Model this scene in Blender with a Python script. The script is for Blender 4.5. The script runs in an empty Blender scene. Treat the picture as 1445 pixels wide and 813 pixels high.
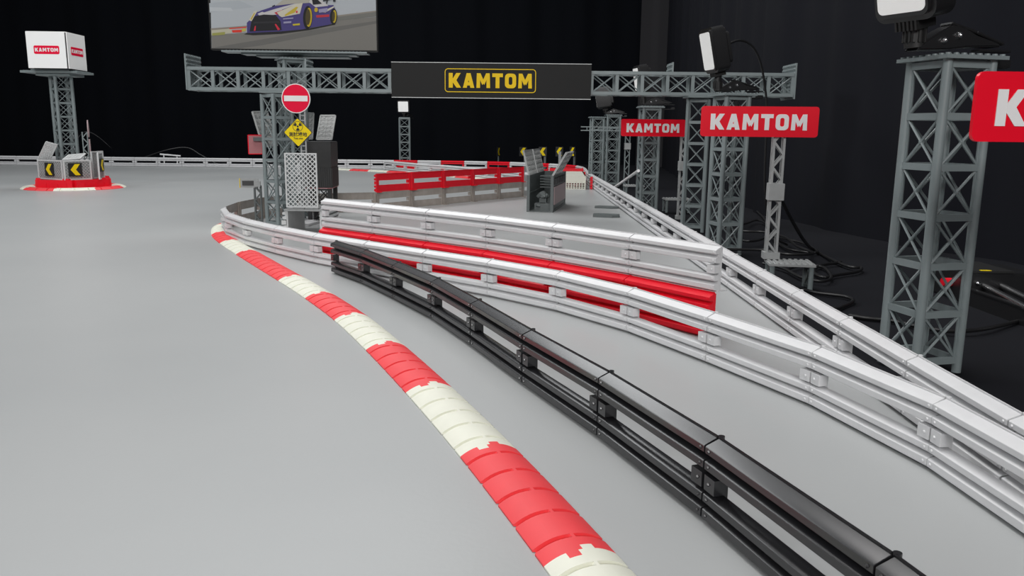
import bpy, bmesh, math, random
from mathutils import Vector, Matrix
random.seed(7)
R = math.radians
sc = bpy.context.scene
COL = sc.collection
H = 0.05            # barrier height, metres
SEG = 0.134         # barrier segment length

# ------------------------------------------------------------------ camera
F, HZ, ROLL, CAMZ = 1150.0, 185.1, 0.0111, 0.22
TH = math.atan((406.5 - HZ) / F)
cam_d = bpy.data.cameras.new('camera'); cam = bpy.data.objects.new('camera', cam_d); COL.objects.link(cam)
cam_d.sensor_width = 36; cam_d.lens = 36 * F / 1445; cam_d.clip_start = 0.01; cam_d.clip_end = 50
cam.matrix_world = Matrix.Translation((0, 0, CAMZ)) @ Matrix.Rotation(math.pi / 2 - TH, 4, 'X') @ Matrix.Rotation(ROLL, 4, 'Z')
sc.camera = cam

def ray(px, py):
    x, y = (px - 722.5) / F, -(py - 406.5) / F
    c, s = math.cos(ROLL), math.sin(ROLL)
    x, y = c * x - s * y, s * x + c * y
    return Vector((x, math.cos(TH) + y * math.sin(TH), -math.sin(TH) + y * math.cos(TH)))
def g(px, py, z=0.0):                 # where a pixel's ray meets height z
    d = ray(px, py); return Vector((0, 0, CAMZ)) + d * ((z - CAMZ) / d.z)
def at(px, py, Y):                    # where a pixel's ray meets depth Y
    d = ray(px, py); return Vector((0, 0, CAMZ)) + d * (Y / d.y)

# ------------------------------------------------------------------ materials
def mat(name, col, rough=0.5, metal=0.0, spec=0.5, alpha=1.0, emit=0.0, noise=0.0, nscale=30, bump=0.0, coat=0.0):
    m = bpy.data.materials.new(name); m.use_nodes = True
    nt = m.node_tree; b = nt.nodes['Principled BSDF']
    b.inputs['Base Color'].default_value = (*col, 1); b.inputs['Roughness'].default_value = rough
    b.inputs['Metallic'].default_value = metal; b.inputs['Specular IOR Level'].default_value = spec
    b.inputs['Alpha'].default_value = alpha; b.inputs['Coat Weight'].default_value = coat
    if emit:
        b.inputs['Emission Color'].default_value = (*col, 1); b.inputs['Emission Strength'].default_value = emit
    if noise or bump:
        tc = nt.nodes.new('ShaderNodeTexCoord'); n = nt.nodes.new('ShaderNodeTexNoise')
        n.inputs['Scale'].default_value = nscale; n.inputs['Detail'].default_value = 6
        nt.links.new(tc.outputs['Object'], n.inputs['Vector'])
        if noise:
            r = nt.nodes.new('ShaderNodeValToRGB')
            r.color_ramp.elements[0].position = .3; r.color_ramp.elements[1].position = .7
            r.color_ramp.elements[0].color = (*[c * (1 - noise) for c in col], 1)
            r.color_ramp.elements[1].color = (*[min(1, c * (1 + noise)) for c in col], 1)
            nt.links.new(n.outputs['Fac'], r.inputs['Fac']); nt.links.new(r.outputs['Color'], b.inputs['Base Color'])
        if bump:
            bp = nt.nodes.new('ShaderNodeBump'); bp.inputs['Strength'].default_value = bump; bp.inputs['Distance'].default_value = 0.002
            nt.links.new(n.outputs['Fac'], bp.inputs['Height']); nt.links.new(bp.outputs['Normal'], b.inputs['Normal'])
    return m
M = dict(
    white=mat('white_plastic', (.68, .68, .69), .38, noise=.03, nscale=60),
    black=mat('black_plastic', (.018, .018, .020), .24, spec=.7, noise=.15, nscale=80),
    red=mat('red_plastic', (.80, .008, .024), .38, spec=.35, noise=.03, nscale=60),
    clear=mat('smoked_clear_plastic', (.42, .37, .33), .22, alpha=.78, noise=.12, nscale=40),
    kred=mat('kerb_red_rubber', (.86, .055, .065), .55, noise=.03, nscale=50),
    kwhite=mat('kerb_cream_rubber', (.80, .80, .69), .5, noise=.03, nscale=50),
    grey=mat('grey_tower_plastic', (.205, .24, .245), .38, noise=.04, nscale=60),
    dgrey=mat('dark_grey_plastic', (.11, .125, .125), .45, noise=.05, nscale=60),
    lgrey=mat('light_grey_plastic', (.60, .61, .61), .45, noise=.05, nscale=90),
    mgrey=mat('mid_grey_plastic', (.36, .37, .37), .45, noise=.06, nscale=90),
    charcoal=mat('charcoal_plastic', (.035, .035, .036), .5, noise=.1, nscale=90),
    sblack=mat('banner_black', (.011, .011, .011), .6, spec=.25),
    yellow=mat('yellow_print', (.80, .53, .008), .5, spec=.2),
    syellow=mat('sign_yellow', (.85, .64, .008), .5, spec=.2),
    sred=mat('sign_red', (.84, .004, .022), .3, spec=.25),
    nered=mat('no_entry_red', (.80, .004, .045), .45, spec=.15),
    swhite=mat('sign_white', (.82, .80, .80), .5),
    pink=mat('pale_pink_panel', (.45, .33, .34), .5),
    pinkback=mat('pink_sign_back', (.42, .17, .18), .4),
    box=mat('white_card', (.93, .93, .92), .6),
    ink=mat('black_ink', (.012, .012, .012), .6),
    lamp=mat('lamp_black', (.013, .013, .014), .33, spec=.6),
    lampmatte=mat('lamp_matte_black', (.012, .012, .012), .55),
    diffuser=mat('lamp_diffuser', (.95, .95, .93), .5, emit=.10),
    steel=mat('steel', (.65, .65, .66), .25, metal=1.0),
    flap=mat('flap_grey_plastic', (.47, .48, .475), .45, noise=.06, nscale=90),
    cable=mat('cable_rubber', (.010, .010, .011), .42),
    cream=mat('cream_plastic', (.74, .73, .64), .5),
    paleclear=mat('pale_clear_plastic', (.72, .72, .70), .3, alpha=.85),
    rod=mat('white_rod', (.85, .85, .86), .3),
)

# ------------------------------------------------------------------ mesh builder
class MB:
    def __init__(s): s.v = []; s.f = []; s.mi = []; s.cur = 0
    def add(s, vs, fs):
        b = len(s.v); s.v += [tuple(v) for v in vs]
        for f in fs: s.f.append([b + i for i in f]); s.mi.append(s.cur)
        return s
    def box(s, c, d, rz=0.0, rot=None):
        x, y, z = d[0] / 2, d[1] / 2, d[2] / 2
        m = rot if rot is not None else Matrix.Rotation(rz, 3, 'Z')
        vs = [Vector(c) + m @ Vector(p) for p in ((-x, -y, -z), (x, -y, -z), (x, y, -z), (-x, y, -z), (-x, -y, z), (x, -y, z), (x, y, z), (-x, y, z))]
        return s.add(vs, [(0, 3, 2, 1), (4, 5, 6, 7), (0, 1, 5, 4), (1, 2, 6, 5), (2, 3, 7, 6), (3, 0, 4, 7)])
    def cyl(s, p0, p1, r, n=10, r1=None):
        p0, p1 = Vector(p0), Vector(p1); d = (p1 - p0).normalized(); r1 = r if r1 is None else r1
        a = d.orthogonal().normalized(); b = d.cross(a)
        vs = []
        for k in range(n):
            t = 2 * math.pi * k / n; o = a * math.cos(t) + b * math.sin(t)
            vs += [p0 + o * r, p1 + o * r1]
        fs = [(2 * k, 2 * ((k + 1) % n), 2 * ((k + 1) % n) + 1, 2 * k + 1) for k in range(n)]
        fs += [tuple(2 * k for k in range(n))[::-1], tuple(2 * k + 1 for k in range(n))]
        return s.add(vs, fs)
    def bar(s, p0, p1, w, t, up=(0, 0, 1)):          # rectangular bar: width w along side, thickness t along up
        p0, p1 = Vector(p0), Vector(p1); d = (p1 - p0).normalized(); u = Vector(up)
        sd = d.cross(u); sd = sd.normalized() if sd.length > 1e-6 else d.orthogonal().normalized(); u = sd.cross(d)
        vs = [p + sd * a * w / 2 + u * b * t / 2 for p in (p0, p1) for a, b in ((-1, -1), (1, -1), (1, 1), (-1, 1))]
        return s.add(vs, [(0, 3, 2, 1), (4, 5, 6, 7), (0, 1, 5, 4), (1, 2, 6, 5), (2, 3, 7, 6), (3, 0, 4, 7)])
    def prism(s, poly, o, ux, uy, un, depth):         # flat polygon extruded along un
        o, ux, uy, un = Vector(o), Vector(ux), Vector(uy), Vector(un)
        n = len(poly); vs = [o + ux * p[0] + uy * p[1] for p in poly] + [o + ux * p[0] + uy * p[1] + un * depth for p in poly]
        fs = [tuple(range(n))[::-1], tuple(range(n, 2 * n))] + [(k, (k + 1) % n, n + (k + 1) % n, n + k) for k in range(n)]
        return s.add(vs, fs)
    def tube(s, pts, r, n=8):
        pts = [Vector(p) for p in pts]; up = Vector((0.13, 0.2, 1)).normalized(); rings = []
        for i, p in enumerate(pts):
            d = (pts[min(i + 1, len(pts) - 1)] - pts[max(i - 1, 0)]).normalized()
            a = d.cross(up).normalized(); b = d.cross(a)
            rings.append([p + (a * math.cos(2 * math.pi * k / n) + b * math.sin(2 * math.pi * k / n)) * r for k in range(n)])
        vs = [v for q in rings for v in q]; fs = []
        for i in range(len(pts) - 1):
            for k in range(n): fs.append((i * n + k, i * n + (k + 1) % n, (i + 1) * n + (k + 1) % n, (i + 1) * n + k))
        fs += [tuple(range(n))[::-1], tuple(range((len(pts) - 1) * n, len(pts) * n))]
        return s.add(vs, fs)
    def ball(s, c, r, sq=(1, 1, 1), nu=10, nv=6):
        c = Vector(c); vs = [c + Vector((0, 0, -r * sq[2]))]; fs = []
        for j in range(1, nv):
            ph = -math.pi / 2 + math.pi * j / nv
            for k in range(nu):
                t = 2 * math.pi * k / nu
                vs.append(c + Vector((r * sq[0] * math.cos(ph) * math.cos(t), r * sq[1] * math.cos(ph) * math.sin(t), r * sq[2] * math.sin(ph))))
        vs.append(c + Vector((0, 0, r * sq[2])))
        for k in range(nu): fs.append((0, 1 + (k + 1) % nu, 1 + k))
        for j in range(nv - 2):
            for k in range(nu):
                a = 1 + j * nu; fs.append((a + k, a + (k + 1) % nu, a + nu + (k + 1) % nu, a + nu + k))
        a = 1 + (nv - 2) * nu
        for k in range(nu): fs.append((a + k, a + (k + 1) % nu, len(vs) - 1))
        return s.add(vs, fs)
    def mesh(s, name, mats, bevel=0.0):
        me = bpy.data.meshes.new(name); me.from_pydata(s.v, [], s.f)
        mats = mats if isinstance(mats, (list, tuple)) else [mats]
        for m in mats: me.materials.append(m)
        me.polygons.foreach_set('material_index', [min(i, len(mats) - 1) for i in s.mi])
        bm = bmesh.new(); bm.from_mesh(me); bmesh.ops.recalc_face_normals(bm, faces=bm.faces)
        if bevel:
            ed = [e for e in bm.edges if len(e.link_faces) == 2 and e.calc_face_angle(0) > R(30)]
            bmesh.ops.bevel(bm, geom=ed, offset=bevel, segments=2, affect='EDGES', clamp_overlap=True)
        bm.to_mesh(me); bm.free()
        me.polygons.foreach_set('use_smooth', [True] * len(me.polygons)); me.set_sharp_from_angle(angle=R(32))
        return me
    def build(s, name, mats, parent=None, bevel=0.0, label=None):
        o = bpy.data.objects.new(name, s.mesh(name, mats, bevel)); COL.objects.link(o)
        if parent is not None: o.parent = parent
        if label: o['label'] = label
        return o

def tag(o, label, cat, group=None, kind=None):
    if label: o['label'] = label
    if cat: o['category'] = cat
    if group: o['group'] = group
    if kind: o['kind'] = kind
    return o
def thing(name, label, cat, loc=(0, 0, 0), rz=0.0, group=None):
    o = bpy.data.objects.new(name, None); COL.objects.link(o); o.location = loc; o.rotation_euler = (0, 0, rz)
    o.empty_display_size = .02
    return tag(o, label, cat, group)
def copy_tree(o, parent=None):
    c = o.copy(); COL.objects.link(c)
    if parent is not None: c.parent = parent; c.matrix_parent_inverse = Matrix()
    for ch in list(o.children): copy_tree(ch, c)
    return c
def place(proto, used, label, group, loc, rz, sx=1.0):
    if not used[0]: o = proto; used[0] = True
    else: o = copy_tree(proto)
    o.location = loc; o.rotation_euler = (0, 0, rz); o.scale = (sx, 1, 1)
    o['label'] = label
    if group: o['group'] = group
    return o
ORD = ['first', 'second', 'third', 'fourth', 'fifth', 'sixth', 'seventh', 'eighth', 'ninth', 'tenth', 'eleventh', 'twelfth', 'thirteenth', 'fourteenth',
       'fifteenth', 'sixteenth', 'seventeenth', 'eighteenth', 'nineteenth', 'twentieth', 'twenty-first', 'twenty-second', 'twenty-third', 'twenty-fourth', 'twenty-fifth', 'twenty-sixth']

# ------------------------------------------------------------------ lettering
def letter(ch):
    if ch == 'K': return .86, [[(0, 0), (.29, 0), (.29, 1), (0, 1)], [(.29, .40), (.50, .44), (.86, 1), (.54, 1), (.29, .62)], [(.29, .36), (.29, .60), (.52, .56), (.88, 0), (.56, 0)]]
    if ch == 'A': return .82, [[(0, 0), (.28, 0), (.52, 1), (.27, 1)], [(.54, 0), (.82, 0), (.55, 1), (.30, 1)], [(.2, .16), (.62, .16), (.56, .38), (.26, .38)]]
    if ch == 'M': return .98, [[(0, 0), (.26, 0), (.26, 1), (.03, 1)], [(.72, 0), (.98, 0), (.95, 1), (.72, 1)], [(.05, 1), (.29, 1), (.56, .42), (.42, .2)], [(.93, 1), (.69, 1), (.42, .42), (.56, .2)]]
    if ch == 'T': return .76, [[(0, .75), (.76, .75), (.76, 1), (0, 1)], [(.24, 0), (.52, 0), (.52, .75), (.24, .75)]]
    if ch == 'O':
        w = .80; t = .27
        def rr(x0, y0, x1, y1, r, n=4):
            p = []
            for cx, cy, a in ((x1 - r, y1 - r, 0), (x0 + r, y1 - r, 90), (x0 + r, y0 + r, 180), (x1 - r, y0 + r, 270)):
                for k in range(n + 1):
                    q = R(a + 90 * k / n); p.append((cx + r * math.cos(q), cy + r * math.sin(q)))
            return p
        A, B = rr(0, 0, w, 1, .26), rr(t, .23, w - t, .77, .11); n = len(A)
        return w, [[A[k], A[(k + 1) % n], B[(k + 1) % n], B[k]] for k in range(n)]
def kamtom(mb, cx, cz, h, y, depth=.0006, slant=0.0, wscale=1.0):
    tot = sum(letter(c)[0] for c in 'KAMTOM') + 5 * .15
    x = -tot / 2
    for c in 'KAMTOM':
        w, polys = letter(c)
        for k, p in enumerate(polys): mb.prism([((q[0] + x) * h * wscale, (q[1] - .5) * h) for q in p], (cx, y, cz), (1, 0, 0), (0, 0, 1), (0, -1, 0), depth * (1 + (.12 * (k % 4) if c != 'O' else 0)))
        x += w + .15
def rrect(w, h, r, n=5):
    p = []
    for cx, cy, a in ((w / 2 - r, h / 2 - r, 0), (-w / 2 + r, h / 2 - r, 90), (-w / 2 + r, -h / 2 + r, 180), (w / 2 - r, -h / 2 + r, 270)):
        for k in range(n + 1):
            q = R(a + 90 * k / n); p.append((cx + r * math.cos(q), cy + r * math.sin(q)))
    return p
def plate_xz(mb, poly, cx, cz, y, depth):
    mb.prism(poly, (cx, y, cz), (1, 0, 0), (0, 0, 1), (0, -1, 0), depth)

# ------------------------------------------------------------------ setting
def floor_mat():
    m = mat('grey_track_mat', (.41, .42, .422), .36, spec=.45)
    nt = m.node_tree; b = nt.nodes['Principled BSDF']; tc = nt.nodes.new('ShaderNodeTexCoord')
    n = nt.nodes.new('ShaderNodeTexNoise'); n.inputs['Scale'].default_value = 2.2; n.inputs['Detail'].default_value = 5
    n2 = nt.nodes.new('ShaderNodeTexNoise'); n2.inputs['Scale'].default_value = 260; n2.inputs['Detail'].default_value = 2
    r = nt.nodes.new('ShaderNodeValToRGB'); r.color_ramp.elements[0].position = .32; r.color_ramp.elements[1].position = .68
    r.color_ramp.elements[0].color = (.39, .402, .405, 1); r.color_ramp.elements[1].color = (.435, .445, .445, 1)
    nt.links.new(tc.outputs['Object'], n.inputs['Vector']); nt.links.new(tc.outputs['Object'], n2.inputs['Vector'])
    nt.links.new(n.outputs['Fac'], r.inputs['Fac']); nt.links.new(r.outputs['Color'], b.inputs['Base Color'])
    bp = nt.nodes.new('ShaderNodeBump'); bp.inputs['Strength'].default_value = .12; bp.inputs['Distance'].default_value = .0006
    nt.links.new(n2.outputs['Fac'], bp.inputs['Height']); nt.links.new(bp.outputs['Normal'], b.inputs['Normal'])
    return m
mb = MB()   # the grey mat: its right edge runs just behind the long barrier
edge = [(.345, -.6), (.345, 3.4), (.37, 3.9), (.365, 4.2), (.30, 4.42), (.08, 4.6), (-.14, 4.72), (-.55, 4.76), (-3.6, 4.80), (-3.6, -.6)]
n = len(edge)
mb.add([(x, y, 0) for x, y in edge] + [(x, y, -.003) for x, y in edge], [tuple(range(n)), tuple(range(n, 2 * n))[::-1]] + [(k, n + k, n + (k + 1) % n, (k + 1) % n) for k in range(n)])
tag(mb.build('floor', floor_mat()), 'smooth grey track mat covering the floor', None, kind='structure')

def cloth(name, base, rough=.9, lighter=0.0):
    m = mat(name, base, rough, spec=.15)
    nt = m.node_tree; b = nt.nodes['Principled BSDF']; tc = nt.nodes.new('ShaderNodeTexCoord')
    n = nt.nodes.new('ShaderNodeTexNoise'); n.inputs['Scale'].default_value = 900
    bp = nt.nodes.new('ShaderNodeBump'); bp.inputs['Strength'].default_value = .3; bp.inputs['Distance'].default_value = .0006
    nt.links.new(tc.outputs['Object'], n.inputs['Vector']); nt.links.new(n.outputs['Fac'], bp.inputs['Height']); nt.links.new(bp.outputs['Normal'], b.inputs['Normal'])
    b.inputs['Sheen Weight'].default_value = lighter
    return m
M['cloth_floor'] = cloth('black_floor_cloth', (.009, .0095, .0125))
M['cloth_back'] = cloth('black_curtain_cloth', (.0016, .0024, .0044))
M['cloth_right'] = cloth('navy_black_curtain_cloth', (.0075, .0080, .0115))
M['cloth_lit_edge'] = cloth('lit_edge_curtain_cloth', (.035, .034, .037))  # light caught by the curtain's leading edge, put into a paler cloth colour
# black cloth with soft wrinkles
mb = MB(); nx, ny = 60, 90
def cz(x, y):
    if x < .35 or y > 5.2: return -.0035
    a = min(1, (x - .35) / .08)
    return -.0035 + a * .004 * (.5 + .5 * math.sin(x * 31 + y * 9 + 2 * math.sin(y * 4))) * (.5 + .5 * math.sin(y * 6.3 + x * 5 + 1.3 * math.sin(x * 9)))
xs = [-3.8 + 4.1 * i / 6 for i in range(6)] + [.30 + 1.5 * i / 53 for i in range(54)]
ys = [-.8 + 6.9 * j / 89 for j in range(90)]
mb.add([(x, y, cz(x, y)) for y in ys for x in xs], [(j * 60 + i, j * 60 + i + 1, (j + 1) * 60 + i + 1, (j + 1) * 60 + i) for j in range(89) for i in range(59)])
tag(mb.build('floor', M['cloth_floor']), 'wrinkled black cloth covering the floor beside the grey track mat', None, kind='structure')

def curtain(name, path, amp, wl, m, label, top=2.1, seed=1):
    rnd = random.Random(seed); pts = []
    P = [Vector((*p, 0)) for p in path]
    tot = sum((P[i + 1] - P[i]).length for i in range(len(P) - 1)); N = int(tot / .02); out = []
    for k in range(N + 1):
        d = tot * k / N
        for i in range(len(P) - 1):
            l = (P[i + 1] - P[i]).length
            if d <= l + 1e-6:
                t = (P[i + 1] - P[i]).normalized(); q = P[i] + t * d; nn = Vector((-t.y, t.x, 0)); break
            d -= l
        out.append((q, nn, tot * k / N))
    rows = [0, .1, .3, .7, 1.2, top]; vs = []
    ph = [rnd.uniform(0, 6.28) for _ in range(4)]
    for z in rows:
        a = amp * (.55 + .45 * z / top)
        for q, nn, d in out:
            w = math.sin(d / wl * 6.28 + ph[0] + .9 * math.sin(d * 3.1 + ph[1])) * .6 + math.sin(d / (wl * .43) * 6.28 + ph[2] + z * .5) * .3
            p = q + nn * a * w; vs.append((p.x, p.y, z - .004))
    C = len(out)
    mb = MB(); mb.add(vs, [(j * C + i, j * C + i + 1, (j + 1) * C + i + 1, (j + 1) * C + i) for j in range(len(rows) - 1) for i in range(C - 1)])
    return tag(mb.build(name, m), label, None, kind='structure')
curtain('wall_back', [(-5.2, 5.75), (1.1, 5.75)], .03, .42, M['cloth_back'], 'black fabric curtain hanging across the back of the set', seed=3)
curtain('wall_right', [(.815, 5.50), (1.02, 5.47)], .012, .16, M['cloth_lit_edge'], 'lit edge strip at the far end of the navy curtain, its light painted in as lighter grey', seed=2)
curtain('wall_right', [(.975, 5.42), (.84, 4.2), (.73, 2.9), (.70, 2.3), (.80, 1.65), (1.05, 1.0), (1.5, -.3)], .022, .33, M['cloth_right'], 'dark navy fabric curtain hanging in folds along the right', seed=8)

# ------------------------------------------------------------------ barrier segments
# local frame: x along the wall, back plane y = 0, front towards -y, z up
RIDGES_UP = [(0, .050), (-.0078, .0468), (-.0084, .0462), (-.0084, .0426), (-.0079, .0421), (-.0022, .0417), (-.0022, .0392), (-.0078, .0378), (-.0084, .0372), (-.0084, .0330), (-.0079, .0325), (-.0022, .0318), (0, .0318)]
RIDGES_LOW = [(0, .0195), (-.0022, .0195), (-.0078, .0181), (-.0084, .0175), (-.0084, .0136), (-.0079, .0131), (-.0022, .0127), (-.0022, .0102), (-.0078, .0088), (-.0084, .0082), (-.0084, .0034), (-.0079, .0029), (-.0035, .0022), (-.0035, .0004), (0, .0004)]
def rail(mb, prof, rim=False):
    g_ = .0009
    mb.prism(prof, (g_, 0, 0), (0, 1, 0), (0, 0, 1), (1, 0, 0), SEG - 2 * g_)
    for z in ((.0443, .0351) if prof is RIDGES_UP else (.0155, .0058)):
        for x in (.0045, SEG - .0045):
            mb.cyl((x, -.0080, z), (x, -.0093, z), .0012, 8, .0008)
    if prof is RIDGES_UP: mb.box((SEG / 2, .0006, .0503), (SEG - .002, .0012, .0016))
def end_post(mb, x0, s):
    cx = x0 + s * .0069
    mb.prism([(-.0053, -.0045), (.0053, -.0045), (.0053, .0045), (-.0053, .0045)], (cx, -.0005, .0255), (1, 0, 0), (0, 0, 1), (0, -1, 0), .0079)
    mb.cyl((cx - s * .0010, -.0083, .0255), (cx - s * .0010, -.0094, .0255), .0012, 8, .0008)
    mb.box((x0 + s * .005, .0013, .025), (.0085, .0024, .049))
    mb.box((x0 + s * .0055, .0075, .0010), (.0090, .0130, .0018))
def make_segment(color):
    m = M[color]; nm = {'white': 'white', 'black': 'black', 'red': 'red', 'clear': 'smoked clear', 'paleclear': 'pale clear'}[color]
    root = thing('barrier_segment', '', 'barrier')
    a = MB(); rail(a, RIDGES_UP); a.build('upper_rail', m, root, .00012)
    a = MB(); rail(a, RIDGES_LOW); a.build('lower_rail', m, root, .00012)
    for x0, s in ((0, 1), (SEG, -1)):
        a = MB(); end_post(a, x0, s); a.build('end_post', m, root)
    a = MB(); a.cyl((0, .0022, 0), (0, .0022, .0512), .0019, 10); a.build('hinge_pin', m, root)
    return root
def make_far_segment(color):
    a = MB(); rail(a, RIDGES_UP); rail(a, RIDGES_LOW)
    for x0, s in ((0, 1), (SEG, -1)): end_post(a, x0, s)
    return tag(a.build('barrier_segment', M[color]), '', 'barrier')
PROTO = {}
def segment(color, far, label, group, p, q, z=0.0):
    k = (color, far)
    if k not in PROTO: PROTO[k] = (make_far_segment(color) if far else make_segment(color), [False])
    d = Vector((q[0] - p[0], q[1] - p[1])); 
    return place(*PROTO[k], label, group, (p[0], p[1], z), math.atan2(d.y, d.x), d.length / SEG)
def chain(pts, colors, labels, group, far=False, z=0.0):
    for i in range(len(pts) - 1):
        segment(colors if isinstance(colors, str) else colors[i], far, labels(i), group, pts[i], pts[i + 1], z)

# black wall
BLACK = [(-.2745, 1.252), (-.2105, 1.160), (-.149, 1.052), (-.087, .937), (-.0345, .8165), (.017, .690), (.0705, .5655), (.118, .4385), (.158, .309), (.190, .178)]
chain(BLACK, 'black', lambda i: f'glossy black barrier segment, {ORD[i]} of the black wall counting from its far end' if i else 'glossy black barrier segment at the far free end of the black wall', 'black wall beside the kerb')
# front white wall
FRONT = [(-.628, 1.775), (-.576, 1.652), (-.502, 1.541), (-.415, 1.437), (-.323, 1.340), (-.224, 1.252), (-.124, 1.165), (-.028, 1.083), (.060, .994), (.135, .888), (.1955, .767), (.252, .6425), (.2865, .5145), (.298, .381), (.300, .247)]
chain(FRONT, 'white', lambda i: f'white barrier segment, {ORD[i]} of the front white wall counting from the hairpin', 'front white wall')
# white wall stacked on red wall
STACK = [(-.329, 1.425), (-.2255, 1.338), (-.128, 1.253), (-.033, 1.168), (.058, 1.073), (.146, .972), (.225, .868)]
chain(STACK, 'white', lambda i: f'white barrier segment standing on the red wall, {ORD[i]} from the tower end', 'white wall stacked on red', z=.0505)
RS = []
for i, p in enumerate(STACK):
    a, b = STACK[max(i - 1, 0)], STACK[min(i + 1, len(STACK) - 1)]; d = Vector((b[0] - a[0], b[1] - a[1])).normalized()
    RS.append((p[0] + d.y * .0065, p[1] - d.x * .0065))
chain(RS, 'red', lambda i: f'red barrier segment under the white wall, {ORD[i]} from the tower end', 'red wall under the white wall')
# long wall along the edge of the mat, from the far corner to the camera
RIGHT = [(.322, 3.432 - .134 * k) for k in range(0, 26)]
RIGHT = [(.3185 + .0035 * max(0, (y - 1.2) / 2.2), y) for _, y in RIGHT]
chain(RIGHT, 'white', lambda i: f'white barrier segment, {ORD[i]} of the long edge wall counting from its red posts', 'long edge wall')
# far end of the edge wall, with red clip-on posts on its track side
chain([(.326, 3.589), (.3245, 3.5115), (.322, 3.434)], 'white', lambda i: f'white barrier segment at the far end of the edge wall, {ORD[i]} after the corner', None, far=True)
for y, lab in ((3.20, 'narrow red post clipped onto the edge wall, nearest of three'), (3.59, 'narrow red post clipped onto the edge wall, middle of three'), (3.96, 'narrow red post clipped onto the corner wall, farthest of three')):
    a = MB(); x = {3.20: .3045, 3.59: .310, 3.96: .330}[y]
    for z in (.0437, .0348, .0255, .0150, .0056): a.box((x, y, z), (.010, .010, .0068))
    a.box((x + .0025, y, .025), (.005, .008, .050))
    tag(a.build('wall_post', M['red'], None, .0004), lab, 'post', 'red posts on the edge wall')
CORNER = [(-.546, 4.69), (-.412, 4.69), (-.278, 4.68), (-.146, 4.65), (-.018, 4.60), (.095, 4.525), (.195, 4.44), (.277, 4.335), (.325, 4.215), (.343, 4.085), (.345, 3.967), (.341, 3.85), (.334, 3.72), (.326, 3.590)]
cc = ['white', 'red', 'white', 'red', 'white', 'red', 'white', 'red', 'white', 'white', 'white', 'white', 'white']
chain(CORNER, cc, lambda i: f'{cc[i]} barrier segment of the alternating far corner wall, {ORD[i]} from the lamp tower', 'alternating red and white far wall', far=True)
BACK = [(-.546 - .134 * k, 4.69 + .004 * math.sin(k)) for k in range(20, -1, -1)]
cb = ['white'] * 19 + ['red']
chain(BACK, cb, lambda i: f'{cb[i]} barrier segment of the straight back wall, {ORD[19 - i]} from the lamp tower', 'straight back wall', far=True)
# white wall curving forward behind the red-topped wall
def resample(pts, step):
    P = [Vector(p) for p in pts]; out = [P[0].copy()]; need = step
    for a, b in zip(P, P[1:]):
        l = (b - a).length; pos = 0
        while l - pos >= need:
            pos += need; out.append(a + (b - a) * pos / l); need = step
        need -= l - pos
    return out
def smooth(pts, n=8):
    P = [Vector(p) for p in pts]; P = [P[0] * 2 - P[1]] + P + [P[-1] * 2 - P[-2]]; out = []
    for i in range(1, len(P) - 2):
        for k in range(n):
            t = k / n; a, b, c, d = P[i - 1:i + 3]
            out.append(.5 * ((2 * b) + (c - a) * t + (2 * a - 5 * b + 4 * c - d) * t * t + (3 * b - a - 3 * c + d) * t ** 3))
    out.append(P[-2]); return out
KP = resample(smooth([(-.72, 4.61), (-.60, 4.43), (-.484, 4.25), (-.293, 4.02), (-.144, 3.77), (.03, 3.48), (.14, 3.24)]), SEG)
chain(KP, 'white', lambda i: f'white barrier segment of the inner wall behind the far kerb, {ORD[i]} from the back wall', 'inner white wall behind the far kerb', far=True)
# smoked clear loop and the red wall on clear wall (their backs face the camera)
LOOP = [(-.378, 2.246), (-.470, 2.205), (-.572, 2.148), (-.626, 2.032), (-.640, 1.902), (-.628, 1.776)]
chain(LOOP, 'clear', lambda i: f'smoked clear barrier segment of the hairpin loop, {ORD[4 - i]} from the white wall', 'smoked clear hairpin wall')
EW = [(.033, 2.795), (-.0475, 2.690), (-.128, 2.582), (-.210, 2.470), (-.293, 2.358), (-.3765, 2.247)]
chain(EW, 'clear', lambda i: f'smoked clear barrier segment under the red wall, {ORD[i]} from the open container', 'smoked clear wall under the red wall')
chain(EW, 'red', lambda i: f'red barrier segment standing on a smoked clear one, {ORD[i]} from the open container', 'red wall on the smoked clear wall', z=.0505)
chain([(.078, 2.925), (.034, 2.797)], 'paleclear', lambda i: 'pale clear barrier segment turned away behind the open container', None)
chain([(.078, 2.925), (.034, 2.797)], 'white', lambda i: 'white barrier segment on a pale clear one behind the open container', None, z=.0505)

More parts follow.
